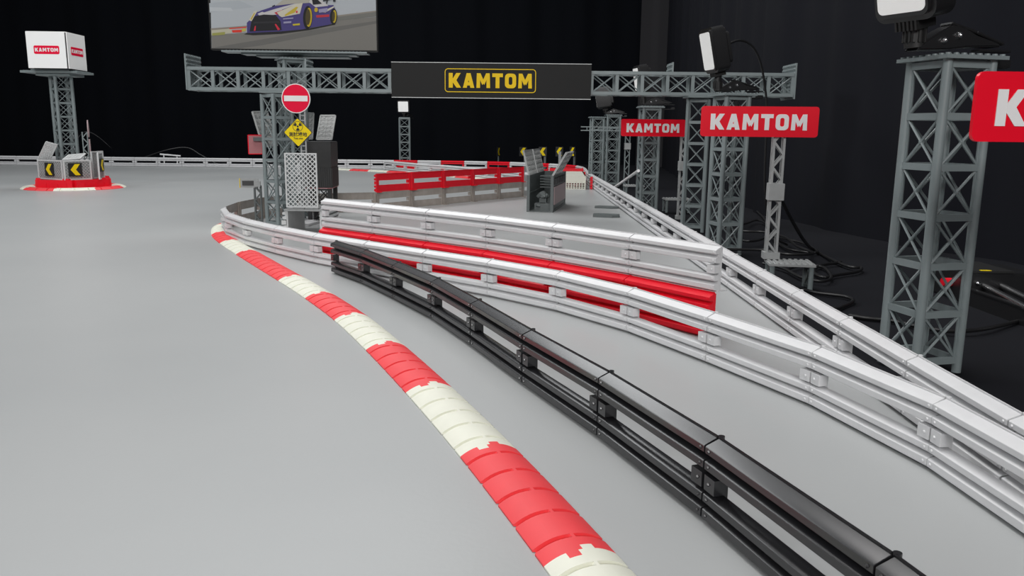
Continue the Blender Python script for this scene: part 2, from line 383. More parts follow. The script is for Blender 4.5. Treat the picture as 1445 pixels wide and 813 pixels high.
# ------------------------------------------------------------------ kerbs
def kerb_path(outer, width, side=1):
    P = smooth(outer, 12); out = []
    for i, p in enumerate(P):
        d = (P[min(i + 1, len(P) - 1)] - P[max(i - 1, 0)]).normalized(); nn = Vector((-d.y, d.x)) * side
        out.append((p + nn * width / 2, nn))
    return out
US = sorted(set([-1, -.97, -.93, -.85, -.7, -.55, -.421, -.419, -.3, -.15, -.081, -.079, .049, .051, .15, .3, .381, .383, .5, .6, .7, .85, .93, .97, 1]))
def joint_off(u): return .0055 if (-.42 < u < -.08) else (-.0045 if (.05 < u < .382) else 0.0)
def make_kerb(path, i0, i1, m, width, height, bands, label, group, j0=True, j1=True):
    seg = path[i0:i1 + 1]
    L = [0]
    for a, b in zip(seg, seg[1:]): L.append(L[-1] + (b[0] - a[0]).length)
    tot = L[-1]
    def at_(s):
        s_ = min(max(s, 0), tot)
        for k in range(len(L) - 1):
            if s_ <= L[k + 1] + 1e-9:
                t = (s_ - L[k]) / max(L[k + 1] - L[k], 1e-9); d = (seg[k + 1][0] - seg[k][0]).normalized()
                return seg[k][0].lerp(seg[k + 1][0], t) + d * (s - s_), seg[k][1].lerp(seg[k + 1][1], t).normalized()
    rows = [(0, 0, j0)]; B = tot / bands; sw = .0034
    for b in range(bands):
        c = (b + .5) * B
        rows += [(c - sw / 2 - .0002, 0, 0), (c - sw / 2 + .0002, 1, 0), (c + sw / 2 - .0002, 1, 0), (c + sw / 2 + .0002, 0, 0)]
        if b < bands - 1: rows.append(((b + 1) * B, 0, 0))
    rows.append((tot, 0, j1))
    c0, n0 = at_(tot / 2)
    vs = []
    for s, low, jn in rows:
        for u in US:
            off = joint_off(u) if jn else 0
            p, nn = at_(s + off * (1 if True else 0))
            z = height * (1 - abs(u) ** 2.3) + .0012
            if low and not (-.06 < u - .05 < .14) : z = max(.0005, z - .0036)
            uu = u * (width / 2) * (.935 if low else 1)
            q = p + nn * uu; vs.append((q.x - c0.x, q.y - c0.y, z))
    n = len(US); fs = []
    for r in range(len(rows) - 1):
        for c in range(n - 1): fs.append((r * n + c, r * n + c + 1, (r + 1) * n + c + 1, (r + 1) * n + c))
    # skirt to the floor
    ring = [c for c in range(n)] + [r * n + n - 1 for r in range(1, len(rows))] + [(len(rows) - 1) * n + c for c in range(n - 2, -1, -1)] + [r * n for r in range(len(rows) - 2, 0, -1)]
    base = len(vs); vs += [(vs[k][0], vs[k][1], 0.0002) for k in ring]
    m_ = len(ring)
    for k in range(m_): fs.append((ring[k], base + k, base + (k + 1) % m_, ring[(k + 1) % m_]))
    mb = MB(); mb.add(vs, fs); o = mb.build('kerb_section', m); o.location = (c0.x, c0.y, 0)
    return tag(o, label, 'kerb', group)
KO = [(-.672, 1.930), (-.676, 1.835), (-.628, 1.688), (-.565, 1.560), (-.488, 1.424), (-.415, 1.298), (-.343, 1.175), (-.272, 1.050), (-.207, .927), (-.147, .797), (-.089, .662), (-.034, .525), (.018, .383), (.066, .240), (.11, .10)]
kc = 'rwrwrrwrwrwrwr'
KPATH = kerb_path(KO, .041)
for i in range(14):
    nm = {'r': 'red', 'w': 'cream white'}[kc[i]]
    make_kerb(KPATH, i * 12, i * 12 + 12, M['kred' if kc[i] == 'r' else 'kwhite'], .041, .0062, 5,
              f'{nm} domed kerb section of the long kerb, {ORD[i]} counting from the hairpin', 'long red and white kerb')
FO = [(-1.25, 4.70), (-1.12, 4.60), (-.995, 4.525), (-.890, 4.455), (-.778, 4.385), (-.665, 4.300), (-.558, 4.215), (-.455, 4.125), (-.362, 4.02), (-.280, 3.91), (-.205, 3.80), (-.13, 3.68)]
fc = 'wrwrwrwrwrw'
FPATH = kerb_path(FO, .05)
for i in range(11):
    nm = {'r': 'red', 'w': 'cream white'}[fc[i]]
    make_kerb(FPATH, i * 12, i * 12 + 12, M['kred' if fc[i] == 'r' else 'kwhite'], .05, .008, 3,
              f'{nm} kerb section of the far kerb along the inner wall, {ORD[i]} from the back wall', 'far red and white kerb')

# ------------------------------------------------------------------ truss towers
def lattice_face(mb, a, b, z0, z1, cells, bh, dr, t=.004, bright=False):
    """cross bars and crossed rods between posts a and b (xy tuples)"""
    A, B = Vector((*a, 0)), Vector((*b, 0)); dz = (z1 - z0) / cells
    d = (B - A).normalized(); nn = Vector((-d.y, d.x, 0))
    for k in range(cells + 1):
        z = z0 + k * dz
        mb.bar(A + Vector((0, 0, z)), B + Vector((0, 0, z)), t, bh)
    ins = .10
    for k in range(cells):
        lo, hi = z0 + k * dz + bh * .5, z0 + (k + 1) * dz - bh * .5
        p = lambda f, z: A.lerp(B, f) + Vector((0, 0, z))
        mb.cyl(p(ins, lo), p(1 - ins, hi), dr, 6); mb.cyl(p(1 - ins, lo), p(ins, hi), dr, 6)
        mb.ball(p(.5, (lo + hi) / 2), dr * 1.7, nu=6, nv=4)
        for f in (ins, 1 - ins): mb.bar(p(f, lo), p(f, hi), dr * 1.2, dr * 1.2, up=d)
def studs(mb, cx, cy, z, nx, ny, pitch=.008, r=.0024, h=.0017):
    for i in range(nx):
        for j in range(ny):
            x, y = cx + (i - (nx - 1) / 2) * pitch, cy + (j - (ny - 1) / 2) * pitch
            mb.cyl((x, y, z), (x, y, z + h), r, 10)
def make_tower(label, loc, rz, s=.048, h=.286, cells=6, plate=8, group='grey truss towers', r=.0042, m='grey', pitch=None):
    t = thing('truss_tower', label, 'tower', loc, rz, group)
    q = s / 2; C = [(-q, -q), (q, -q), (q, q), (-q, q)]
    for x, y in C:
        a = MB(); a.cyl((x, y, 0), (x, y, h), r, 14)
        for k in range(int(h / .016)): pass
        a.build('leg', M[m], t)
    for i in range(4):
        a = MB(); lattice_face(a, C[i], C[(i + 1) % 4], .012, h - .004, cells, .0062, .0013); a.build('lattice_panel', M[m], t)
    if plate:
        pt = pitch or .008
        a = MB(); w = plate * pt; a.box((0, 0, h + .0016), (w, w, .0032)); studs(a, 0, 0, h + .0032, plate, plate, pt, pt * .3, .0017); a.build('top_plate', M[m], t)
    return t
# tall tower in the right foreground
make_tower('tall grey truss tower in front of the navy curtain, nearest of the towers', (.3946, .7628, 0), R(13.5), .0461)
make_tower('grey truss tower behind the red sign, carrying a tilted lamp level with the gantry', (.3923, 1.5057, 0), R(13.7), .0435)
make_tower('grey truss tower holding up the gantry beam beside the red sign, without a lamp', (.411, 1.858, 0), R(-14), .045, h=.294, plate=0)
make_tower('grey truss tower behind the smaller red sign, white rod leaning on it', (.371, 2.27, 0), R(4), .045)
make_tower('grey truss tower far behind the gantry, the slimmer one of the pair', (.343, 3.42, 0), R(6), .046, h=.277)
make_tower('grey truss tower far behind the gantry, the broader one with lamp on top', (.405, 3.40, 0), R(3), .052)
make_tower('grey truss tower under the banner by the back wall, square lamp on top', (-.645, 4.90, 0), R(8), .060, h=.289)
make_tower('grey truss tower inside the hairpin holding up the gantry beam', (-.522, 1.836, 0), R(47), .0455, h=.294, plate=0)
make_tower('grey truss tower behind the hairpin carrying the billboard', (-.532, 2.01, 0), R(30), .048, h=.380, cells=8, plate=8)
make_tower('grey truss tower on the round island carrying the white box', (-1.625, 3.005, 0), R(45), .053, h=.402, cells=8, plate=0, r=.0062)

# ------------------------------------------------------------------ gantry beam
BX0, BX1, BY, BZ0, BZ1 = -.714, .611, 1.835, .2995, .351
bt = thing('gantry_beam', 'long grey truss beam spanning the track between two towers', 'beam', (0, BY, 0))
bw = .050
for y in (0, bw):
    for z in (BZ0 + .004, BZ1 - .004):
        a = MB(); a.box(((BX0 + BX1) / 2, y, z), (BX1 - BX0, .0075, .0075)); a.build('chord', M['grey'], bt, .0008)
ncell = 24; dx = (BX1 - BX0) / ncell
def beam_face(y, mm):
    a = MB()
    for k in range(ncell + 1):
        x = BX0 + k * dx; x = min(max(x, BX0 + .003), BX1 - .003)
        a.box((x, y, (BZ0 + BZ1) / 2), (.0072, .005, BZ1 - BZ0 - .006))
    for k in range(ncell):
        x0, x1 = BX0 + k * dx + .005, BX0 + (k + 1) * dx - .005; z0, z1 = BZ0 + .008, BZ1 - .008
        a.cyl((x0, y, z0), (x1, y, z1), .0014, 6); a.cyl((x0, y, z1), (x1, y, z0), .0014, 6); a.ball(((x0 + x1) / 2, y, (z0 + z1) / 2), .0024, nu=6, nv=4)
    return a.build('lattice_panel', mm, bt)
beam_face(0, M['grey']); beam_face(bw, M['grey'])
for z in (BZ0 + .003, BZ1 - .003):
    a = MB()
    for k in range(ncell + 1):
        x = min(max(BX0 + k * dx, BX0 + .003), BX1 - .003)
        a.box((x, bw / 2, z), (.007, bw - .006, .004))
    for k in range(ncell):
        x0, x1 = BX0 + k * dx + .004, BX0 + (k + 1) * dx - .004
        a.cyl((x0, .004, z), (x1, bw - .004, z), .0013, 6); a.cyl((x0, bw - .004, z), (x1, .004, z), .0013, 6)
    a.build('lattice_panel', M['grey'], bt)
def end_plate(x, z0, z1, y0, y1, name, dirx):
    a = MB(); a.box((x, (y0 + y1) / 2, (z0 + z1) / 2), (.0032, y1 - y0, z1 - z0))
    ny, nz = int((y1 - y0) / .008), int((z1 - z0) / .008)
    for i in range(ny):
        for j in range(nz):
            y, z = y0 + (i + .5) * (y1 - y0) / ny, z0 + (j + .5) * (z1 - z0) / nz
            a.cyl((x, y, z), (x + dirx * .0034, y, z), .0024, 8)
    a.build(name, M['grey'], bt)
end_plate(BX0 - .002, BZ0 + .002, .378, -.004, .083, 'end_plate', 1)
end_plate(BX1 + .002, BZ0 - .004, .372, -.004, .083, 'end_plate', -1)
end_plate(-.455, BZ1, .370, -.002, .06, 'divider_plate', 1)
end_plate(.345, BZ1, .371, -.002, .06, 'divider_plate', -1)
a = MB()
for x in (.411, -.522): a.box((x, .012, BZ0 - .0018), (.064, .064, .0032))
a.build('seat_plate', M['grey'], bt)

bn = thing('banner_sign', 'wide black banner with yellow KAMTOM lettering on the gantry beam', 'banner', (-.050, BY - .008, .327))
a = MB(); plate_xz(a, [(-.217, -.0365), (.217, -.0365), (.217, .0365), (-.217, .0365)], 0, 0, 0, .004); a.build('board', M['sblack'], bn)
a = MB(); a.box((0, -.0015, .0371), (.434, .006, .0012)); a.box((0, -.0015, -.0371), (.434, .006, .0012)); a.build('edge_strip', M['lgrey'], bn)
a = MB(); kamtom(a, -.002, 0, .031, -.004, .0008, wscale=.98); a.build('lettering', M['yellow'], bn, label='bold yellow KAMTOM lettering')
def ring_frame(mb, w, h, r, t, y, depth, cx=0, cz=0):
    A, B = rrect(w, h, r), rrect(w - 2 * t, h - 2 * t, max(r - t, .0005)); n = len(A)
    for k in range(n): mb.prism([A[k], A[(k + 1) % n], B[(k + 1) % n], B[k]], (cx, y, cz), (1, 0, 0), (0, 0, 1), (0, -1, 0), depth)
a = MB(); ring_frame(a, .198, .050, .007, .0016, -.004, .0006, -.002); a.build('yellow_outline', M['yellow'], bn)

# ------------------------------------------------------------------ red KAMTOM signs
def lattice_pole(mb, x, y, z0, z1, w=.014, r=.0016, d=.010):
    q, e = w / 2, d / 2
    for sx in (-1, 1):
        for sy in (-1, 1): mb.bar((x + sx * q, y + sy * e, z0), (x + sx * q, y + sy * e, z1), .0034, .0034, up=(0, 1, 0))
    n = max(2, int((z1 - z0) / (w * 1.25))); dz = (z1 - z0) / n
    for k in range(n):
        za, zb = z0 + k * dz, z0 + (k + 1) * dz; f = 1 if k % 2 else -1
        for sy in (-1, 1): mb.bar((x - f * q, y + sy * e, za), (x + f * q, y + sy * e, zb), .0030, .0030, up=(0, 1, 0))
        for sx in (-1, 1): mb.bar((x + sx * q, y - f * e, za), (x + sx * q, y + f * e, zb), .0026, .0026, up=(1, 0, 0))
def red_sign(label, loc, rz, w=.163, h=.0425, polex=.02, pole_bottom=.045, zc=.235, boxz=None, pole=True):
    t = thing('advertising_sign', label, 'sign', loc, rz, 'red advertising signs')
    a = MB(); plate_xz(a, rrect(w, h, .0045), 0, zc, 0, .0032); a.build('board', M['sred'], t)
    a = MB(); kamtom(a, -.001, zc - .0005, .0222, -.0032, .0005, wscale=1.015); a.build('lettering', M['swhite'], t, label='bold white KAMTOM lettering')
    if pole:
        a = MB(); lattice_pole(a, polex, .009, pole_bottom + .008, zc - .01); a.build('lattice_pole', M['mgrey'], t)
        a = MB(); a.box((polex, .009, pole_bottom + .005), (.023, .019, .010)); a.build('pole_foot', M['mgrey'], t)
        if boxz:
            a = MB(); a.box((polex, .007, boxz), (.0215, .022, .0245)); a.build('junction_box', M['mgrey'], t, .0006)
        a = MB()
        for dxx in (-.016, .020): a.box((dxx + polex, .0045, zc + h / 2 - .006), (.014, .009, .004))
        a.build('clip', M['mgrey'], t)
    return t
def platform(label, loc, rz, nx=8, ny=6, h=.038):
    t = thing('studded_platform', label, 'platform', loc, rz, 'studded platforms')
    a = MB(); a.box((0, 0, h - .0016), (nx * .008, ny * .008, .0032)); studs(a, 0, 0, h, nx, ny); a.build('plate', M['mgrey'], t)
    for sx in (-1, 1):
        for sy in (-1, 1):
            a = MB(); a.cyl((sx * (nx * .004 - .005), sy * (ny * .004 - .005), 0), (sx * (nx * .004 - .005), sy * (ny * .004 - .005), h - .003), .0038, 10); a.build('leg', M['grey'], t)
    for sx in (-1, 1):
        a = MB(); lattice_face(a, (sx * (nx * .004 - .005), -(ny * .004 - .005)), (sx * (nx * .004 - .005), ny * .004 - .005), .004, h - .008, 1, .003, .0012); a.build('lattice_panel', M['dgrey'], t)
    return t
pA = platform('small studded grey platform under the sign pole behind the edge wall', (.402, 1.168, 0), R(-8))
red_sign('large red KAMTOM sign on a lattice pole with a grey junction box', (.349, 1.185, 0), R(-6), polex=.031, pole_bottom=.0398, zc=.237, boxz=.138)
pB = platform('small studded grey platform half hidden behind the gantry tower', (.462, 2.31, 0), R(0), 9, 7)
red_sign('small red KAMTOM sign farther back beneath the gantry beam', (.353, 2.105, 0), R(1), polex=.082, pole_bottom=.0, zc=.232, boxz=.137)
red_sign('red sign cut off by the picture edge, a big white K showing', (.366, .522, 0), R(2), polex=.06, pole_bottom=0, zc=.238)

# ------------------------------------------------------------------ clip lamps
def make_lamp():
    t = thing('clip_lamp', '', 'lamp')
    # clip frame: origin on the plate below; clip runs along +x (lever), jaw below
    a = MB()
    prof = [(-.024, .000), (-.016, .0075), (-.004, .0145), (.006, .0195), (.016, .0185), (.030, .0125), (.046, .0085), (.052, .0065), (.052, .0045), (.040, .0045), (.020, .0035), (.006, .0015)]
    a.prism(prof, (0, .0075, .0015), (1, 0, 0), (0, 0, 1), (0, -1, 0), .015); a.build('clip_body', M['lamp'], t, .0012)
    a = MB()
    for x0, z0, x1, z1 in ((.006, .0225, .030, .0165), (.030, .0165, .056, .0085)): a.bar((x0, 0, z0), (x1, 0, z1), .013, .0022)
    a.build('lever', M['lamp'], t, .0005)
    a = MB(); a.box((.030, 0, -.0085), (.066, .011, .0022)); a.box((.060, 0, -.006), (.010, .011, .006)); a.box((.050, 0, .0035), (.030, .009, .002)); a.build('lower_jaw', M['lamp'], t, .0004)
    a = MB()
    for x, z in ((-.001, .0095), (.012, .0135)): a.cyl((x, -.0075, z), (x, -.0095, z), .0028, 12, .0022); a.ball((x, -.0095, z), .0016)
    a.build('rivet', M['steel'], t)
    a = MB(); a.cyl((-.020, 0, .004), (-.022, 0, .021), .0075, 14)
    for k in range(14):
        q = 2 * math.pi * k / 14; c = Vector((-.021, 0, .013)) + Vector((math.cos(q), math.sin(q), 0)) * .0078; a.box(c, (.0016, .0016, .011), q)
    a.build('swivel_knob', M['lampmatte'], t)
    hd = bpy.data.objects.new('lamp_head', None); COL.objects.link(hd); hd.parent = t
    return t
def make_head(t, yaw, tilt, size=(.052, .030, .072), z0=.036):
    """head: face normal at yaw (from -y), tilted down"""
    hd = [c for c in t.children if c.name.startswith('lamp_head')][0]
    bpy.data.objects.remove(hd)
    m3 = Matrix.Rotation(yaw, 3, 'Z') @ Matrix.Rotation(tilt, 3, 'X')
    w, d, h = size
    o = Vector((-.022, 0, z0))
    def add(poly, y, dep, name, mm, zc=h / 2, bevel=0, par=t):
        a = MB(); a.prism(poly, o + m3 @ Vector((0, y, zc)), m3 @ Vector((1, 0, 0)), m3 @ Vector((0, 0, 1)), m3 @ Vector((0, -1, 0)), dep)
        return a.build(name, mm, par, bevel)
    hs = add(rrect(w, h, .009), d / 2, d, 'housing', M['lamp'], bevel=.004)
    add(rrect(w * .78, h * .70, .006), d / 2 + .008, .0085, 'rear_hump', M['lamp'], bevel=.002)
    add(rrect(w - .012, h - .014, .0045), -d / 2 + .0003, .0008, 'diffuser', M['diffuser'])
    a = MB(); a.box(o + m3 @ Vector((0, 0, -.0035)), (.020, .020, .007), rot=m3)
    for k in range(6): a.box(o + m3 @ Vector((-.0085 + k * .0034, -.0105, -.0035)), (.0016, .002, .007), rot=m3)
    a.cyl(o + m3 @ Vector((0, 0, -.006)), o + Vector((0, 0, -.016)), .006, 10)
    a.build('cold_shoe', M['lampmatte'], t)
TOP = .2895
def lamp(label, loc, rz, yaw, tilt, scale=1.0, **k):
    t = make_lamp(); t.location = loc; t.rotation_euler = (0, 0, rz); tag(t, label, 'lamp', 'clip lamps on the towers'); make_head(t, yaw - rz, tilt, **k); t.scale = (scale,) * 3; return t
lamp('black clip lamp on the nearest tower, its white face cut by the picture top', (.375, .752, TOP + .002), R(13.5), R(-62), R(14), scale=1.15, z0=.025)
lamp('black clip lamp standing on the tower beside the gantry beam, cable behind', (.385, 1.5057, TOP + .002), R(10), R(-78), R(13), size=(.052, .030, .078))
lamp('black clip lamp mostly hidden behind the gantry beam', (.372, 2.27, TOP + .002), R(4), R(-80), R(10))
lamp('black clip lamp behind the banner on the far pair of towers', (.395, 3.40, TOP + .002), R(0), R(-102), R(10), size=(.075, .06, .085), z0=.024)
lamp('square lamp shining over the back wall under the banner', (-.633, 4.90, .2945), R(60), R(-8), R(4), size=(.072, .03, .072), z0=.024)
a = MB(); P = [at(1027, 62, 1.52), at(1045, 57, 1.53), at(1062, 66, 1.54), at(1073, 88, 1.55), at(1079, 120, 1.56), at(1082, 160, 1.57), (.488, 1.59, .12), (.51, 1.60, .03), (.55, 1.62, .0025)]
a.tube(smooth(P, 6), .0021); tag(a.build('lamp_cable', M['cable']), 'black cable arching down from the lamp beside the gantry', 'cable')

# ------------------------------------------------------------------ billboard
bb = thing('billboard', 'large billboard showing a racing car, on a tower behind the gantry', 'billboard', (-.5175, 1.985, .402), R(1.2))
BW, BHT = .386, .217
a = MB(); a.box((0, .009, BHT / 2), (BW + .006, .016, BHT + .004)); a.build('frame', M['sblack'], bb, .001)
def pic(poly):   # crop pixels of the printed picture -> board coordinates
    out = []
    for x, y in poly:
        l, r = 65 + 35 * y / 405, 1368 + 22 * y / 420
        yb = 402 + 20 * (x - 100) / 1290
        out.append(((x - l) / (r - l) * BW - BW / 2, max(.001, (yb - y) / 1290 * BW)))
    return out
LAY = []
def layer(col, polys): LAY.append((col, polys))
top = -330
layer((.50, .53, .56), [[(60, top), (1375, top), (1392, 425), (100, 405)]])                       # sky
layer((.455, .49, .52), [[(62, 60), (300, 40), (420, 90), (70, 130)], [(1000, top), (1375, top), (1375, -40), (1100, 0)], [(70, -120), (600, -60), (900, -20), (400, 20)]])
layer((.55, .58, .605), [[(75, 90), (240, 95), (260, 120), (78, 120)], [(300, -260), (900, -230), (860, -150), (380, -170)]])
layer((.23, .22, .20), [[(95, 300), (420, 275), (760, 262), (1060, 190), (1377, 165), (1392, 425), (102, 408)]])  # track
layer((.17, .165, .155), [[(100, 395), (500, 330), (900, 260), (1378, 195), (1378, 215), (900, 300), (500, 375), (300, 408)]])
layer((.30, .27, .23), [[(88, 248), (370, 228), (370, 240), (90, 262)], [(1050, 155), (1374, 118), (1376, 128), (1050, 168)]])
layer((.20, .20, .18), [[(1060, 165), (1376, 128), (1377, 162), (1070, 192)]])
layer((.55, .52, .40), [[(92, 262), (250, 250), (250, 285), (96, 300)]])
layer((.36, .36, .10), [[(100, 284), (200, 275), (200, 296), (100, 303)]])
layer((.75, .05, .03), [[(252, 262), (330, 258), (330, 278), (258, 280)], [(232, 246), (366, 236), (366, 244), (232, 254)]])
layer((.60, .50, .10), [[(330, 252), (362, 248), (362, 270), (332, 274)]])
layer((.02, .02, .022), [[(350, 293), (372, 283), (640, 270), (860, 250), (1060, 214), (1055, 222), (860, 262), (640, 290), (420, 300)]])   # shadow and splitter
layer((.075, .060, .22), [[(368, 208), (386, 190), (440, 130), (590, 80), (780, 62), (850, 60), (960, 78), (1040, 76), (1066, 130), (1066, 205), (1000, 225), (870, 245), (800, 258), (640, 272), (372, 284)]])   # body
layer((.62, .60, .60), [[(450, 140), (590, 82), (780, 60), (640, 110), (600, 146), (470, 160)], [(850, 55), (862, 10), (900, 12), (990, 72), (1000, 82), (900, 92)]])   # bonnet and side
layer((.45, .43, .37), [[(585, 82), (640, 40), (720, 18), (855, 8), (850, 60), (740, 66)]])            # windscreen
layer((.55, .04, .06), [[(580, 132), (640, 112), (660, 122), (600, 148)], [(905, 152), (1010, 146), (1010, 164), (912, 170)], [(640, 30), (855, 5), (855, 9), (660, 34)]])
layer((.075, .060, .22), [[(470, 118), (590, 80), (740, 64), (600, 100), (500, 130)], [(905, 95), (1030, 80), (1040, 96), (960, 128), (915, 130)]])
layer((.66, .62, .50), [[(600, 130), (760, 66), (800, 60), (780, 140), (640, 166), (620, 155)], [(384, 188), (420, 122), (450, 116), (405, 196)], [(940, 130), (1044, 84), (1046, 94), (980, 132)]])    # lamps surround
layer((.60, .45, .05), [[(660, 150), (750, 88), (765, 92), (740, 132), (668, 158)], [(396, 180), (424, 132), (430, 138), (404, 186)]])
layer((.015, .015, .018), [[(404, 196), (430, 158), (500, 146), (592, 150), (630, 196), (640, 262), (392, 272)], [(868, 18), (900, 22), (950, 66), (880, 74)], [(560, 84), (582, 74), (586, 80), (566, 90)]])   # grille, side windows
layer((.03, .03, .035), [[(420, 200), (620, 196), (625, 208), (420, 214)], [(956, 40), (1056, 20), (1056, 28), (960, 50)], [(1030, 16), (1054, 14), (1056, 52), (1038, 52)], [(985, 44), (995, 44), (990, 68), (982, 66)]])   # slats, wing
layer((.70, .03, .06), [[(432, 232), (440, 230), (438, 266), (424, 268)], [(586, 218), (596, 216), (630, 258), (612, 264)], [(748, 120), (762, 118), (762, 134), (750, 136)]])
layer((.60, .48, .03), [[(726, 218), (782, 212), (782, 226), (730, 230)]])
layer((.35, .33, .50), [[(655, 200), (715, 196), (715, 210), (655, 214)], [(650, 175), (730, 168), (730, 178), (650, 184)], [(925, 108), (995, 98), (995, 126), (930, 134)]])
def ell(cx, cy, rx, ry, n=20): return [(cx + rx * math.cos(2 * math.pi * k / n), cy + ry * math.sin(2 * math.pi * k / n)) for k in range(n)]
layer((.012, .012, .014), [ell(842, 168, 36, 86), ell(1044, 162, 28, 60)])
layer((.55, .40, .02), [ell(852, 168, 24, 72), ell(1050, 162, 16, 48)])
layer((.08, .06, .02), [ell(844, 166, 20, 60), ell(1044, 162, 11, 38)])
layer((.60, .42, .03), [ell(906, 112, 14, 17)])
a = MB(); mats = []
for i, (c, polys) in enumerate(LAY):
    mats.append(mat(f'print_{i}', tuple(v * .72 for v in c), .6, spec=.25)); a.cur = i
    for p in polys:
        q = [(max(-BW / 2, min(BW / 2, u)), min(v, BHT)) for u, v in pic(p)]
        a.prism(q, (0, .0009 - i * .00004, 0), (1, 0, 0), (0, 0, 1), (0, -1, 0), .0001 + .00002 * i)
a.build('printed_picture', mats, bb, label='printed picture of a purple and white racing car on a track')
a = MB()
for x0, x1, y, z in ((-.17, .17, .012, -.0045), (-.13, .14, .03, -.008), (-.10, .12, .05, -.0115)):
    a.box(((x0 + x1) / 2, y + .01, z), (x1 - x0, .05, .0034))
for k in range(38): a.cyl((-.16 + k * .0085, .004, -.0028), (-.16 + k * .0085, .004, -.0012), .0024, 8)
a.build('support_plate', M['grey'], bb)

# ------------------------------------------------------------------ signs inside the hairpin
po = thing('portal_stand', 'light grey portal stand with ribbed legs under the mesh panel', 'stand', (-.440, 1.715, 0), R(-3))
for sgn in (-1, 1):
    a = MB()
    prof = [(x * -sgn, z) for x, z in RIDGES_UP[::-1]] ; prof2 = [(x * -sgn, z) for x, z in RIDGES_LOW[::-1]]
    for pf in (prof, prof2): a.prism(pf, (sgn * .037, -.004, 0), (1, 0, 0), (0, 0, 1), (0, 1, 0), .115)
    a.box((sgn * .0355, .055, .025), (.0032, .115, .05))
    for y in (.001, .108): a.box((sgn * .043, y, .0252), (.010, .009, .009))
    a.build('ribbed_leg', M['lgrey'], po, .0002)
a = MB(); a.box((0, .05, .0520), (.082, .112, .0036)); a.box((-.01, .002, .0548), (.022, .010, .003)); a.box((.026, .002, .0548), (.012, .010, .003)); studs(a, .0, .06, .0538, 9, 9); a.build('top_plate', M['mgrey'], po)
mp = thing('mesh_panel', 'light grey diamond mesh panel standing on the portal stand', 'panel', (-.441, 1.708, .0578), R(-3))
a = MB(); w, h = .068, .113; ring_frame(a, w, h, .001, .003, .0015, .003, 0, h / 2); a.build('frame', M['lgrey'], mp)
a = MB(); st = .0098
import itertools
def clip_line(p, d, w, h):
    t0, t1 = -9, 9
    for c, q, lim in ((p[0], d[0], w / 2), (p[1], d[1], h / 2)):
        ta, tb = (-lim - c) / q, (lim - c) / q
        t0, t1 = max(t0, min(ta, tb)), min(t1, max(ta, tb))
    return (t0, t1) if t1 - t0 > .002 else None
def mesh_lines(a, w, h, st, bw_, y, zc, m3=None, o=None):
    for s in (1, -1):
        for k in range(-30, 31):
            r = clip_line((k * st, 0), (s * .7071, .7071), w, h)
            if not r: continue
            p0 = (k * st + s * .7071 * r[0], y + s * .0003, zc + .7071 * r[0]); p1 = (k * st + s * .7071 * r[1], y + s * .0003, zc + .7071 * r[1])
            if m3 is not None: p0, p1 = o + m3 @ Vector(p0), o + m3 @ Vector(p1)
            a.bar(p0, p1, bw_, .0012, up=(0, 1, 0) if m3 is None else m3 @ Vector((0, 1, 0)))
mesh_lines(a, w - .004, h - .004, st, .0019, 0, h / 2); a.build('diamond_mesh', M['lgrey'], mp)

sp = thing('road_sign_post', 'thin post with a red no-entry disc above a yellow diamond sign', 'sign', (-.443, 1.745, .0538), R(0))
a = MB()
for x in (-.005, .005): a.bar((x, .0, 0), (x, .0, .235), .003, .003, up=(0, 1, 0))
for k in range(22): a.bar((-.005, 0, .005 + k * .0105), (.005, 0, .005 + k * .0105), .0026, .002)
a.build('ladder_pole', M['mgrey'], sp)
Z0 = .0538
rc = at(417.5, 139, 1.74); dc = at(420.5, 187, 1.74)
def disc(r, n=40): return [(r * math.cos(2 * math.pi * k / n), r * math.sin(2 * math.pi * k / n)) for k in range(n)]
cx, czz = rc.x + .443, rc.z - Z0
a = MB(); plate_xz(a, disc(.0302), cx, czz, -.003, .002); d0 = a.build('no_entry_disc', M['swhite'], sp)
a = MB(); plate_xz(a, disc(.0283), cx, czz, -.005, .0004); a.build('red_face', M['nered'], d0)
a = MB(); plate_xz(a, [(-.0245, -.0057), (.0245, -.0057), (.0245, .0057), (-.0245, .0057)], cx, czz, -.0054, .0004); a.build('white_bar', M['swhite'], d0)
cx, czz = dc.x + .443, dc.z - Z0
def rdiamond(r, rad=.0025):
    p = []
    for k in range(4):
        c = R(90 * k); ctr = ((r - rad * 1.414) * math.cos(c), (r - rad * 1.414) * math.sin(c))
        for j in range(5):
            q = c + R(-45 + 22.5 * j); p.append((ctr[0] + rad * math.cos(q), ctr[1] + rad * math.sin(q)))
    return p
a = MB(); plate_xz(a, rdiamond(.0302), cx, czz, -.003, .002); d1 = a.build('warning_diamond', M['ink'], sp)
a = MB(); plate_xz(a, rdiamond(.0290), cx, czz, -.005, .0003); a.build('yellow_face', M['syellow'], d1)
a = MB(); A_, B_ = disc(.0108, 28), disc(.0100, 28); zz = czz + .0125
for k in range(28): a.prism([A_[k], A_[(k + 1) % 28], B_[(k + 1) % 28], B_[k]], (cx, -.0053, zz), (1, 0, 0), (0, 0, 1), (0, -1, 0), .0003)
plate_xz(a, disc(.0021, 14), cx, zz, -.0053, .0003)
for c in (35, 145, 270):
    pol = [(.0034 * math.cos(R(c + q)), .0034 * math.sin(R(c + q))) for q in (-26, -13, 0, 13, 26)] + [(.0090 * math.cos(R(c + q)), .0090 * math.sin(R(c + q))) for q in (26, 13, 0, -13, -26)]
    plate_xz(a, pol, cx, zz, -.0053, .0003)
a.build('radiation_symbol', M['ink'], d1)
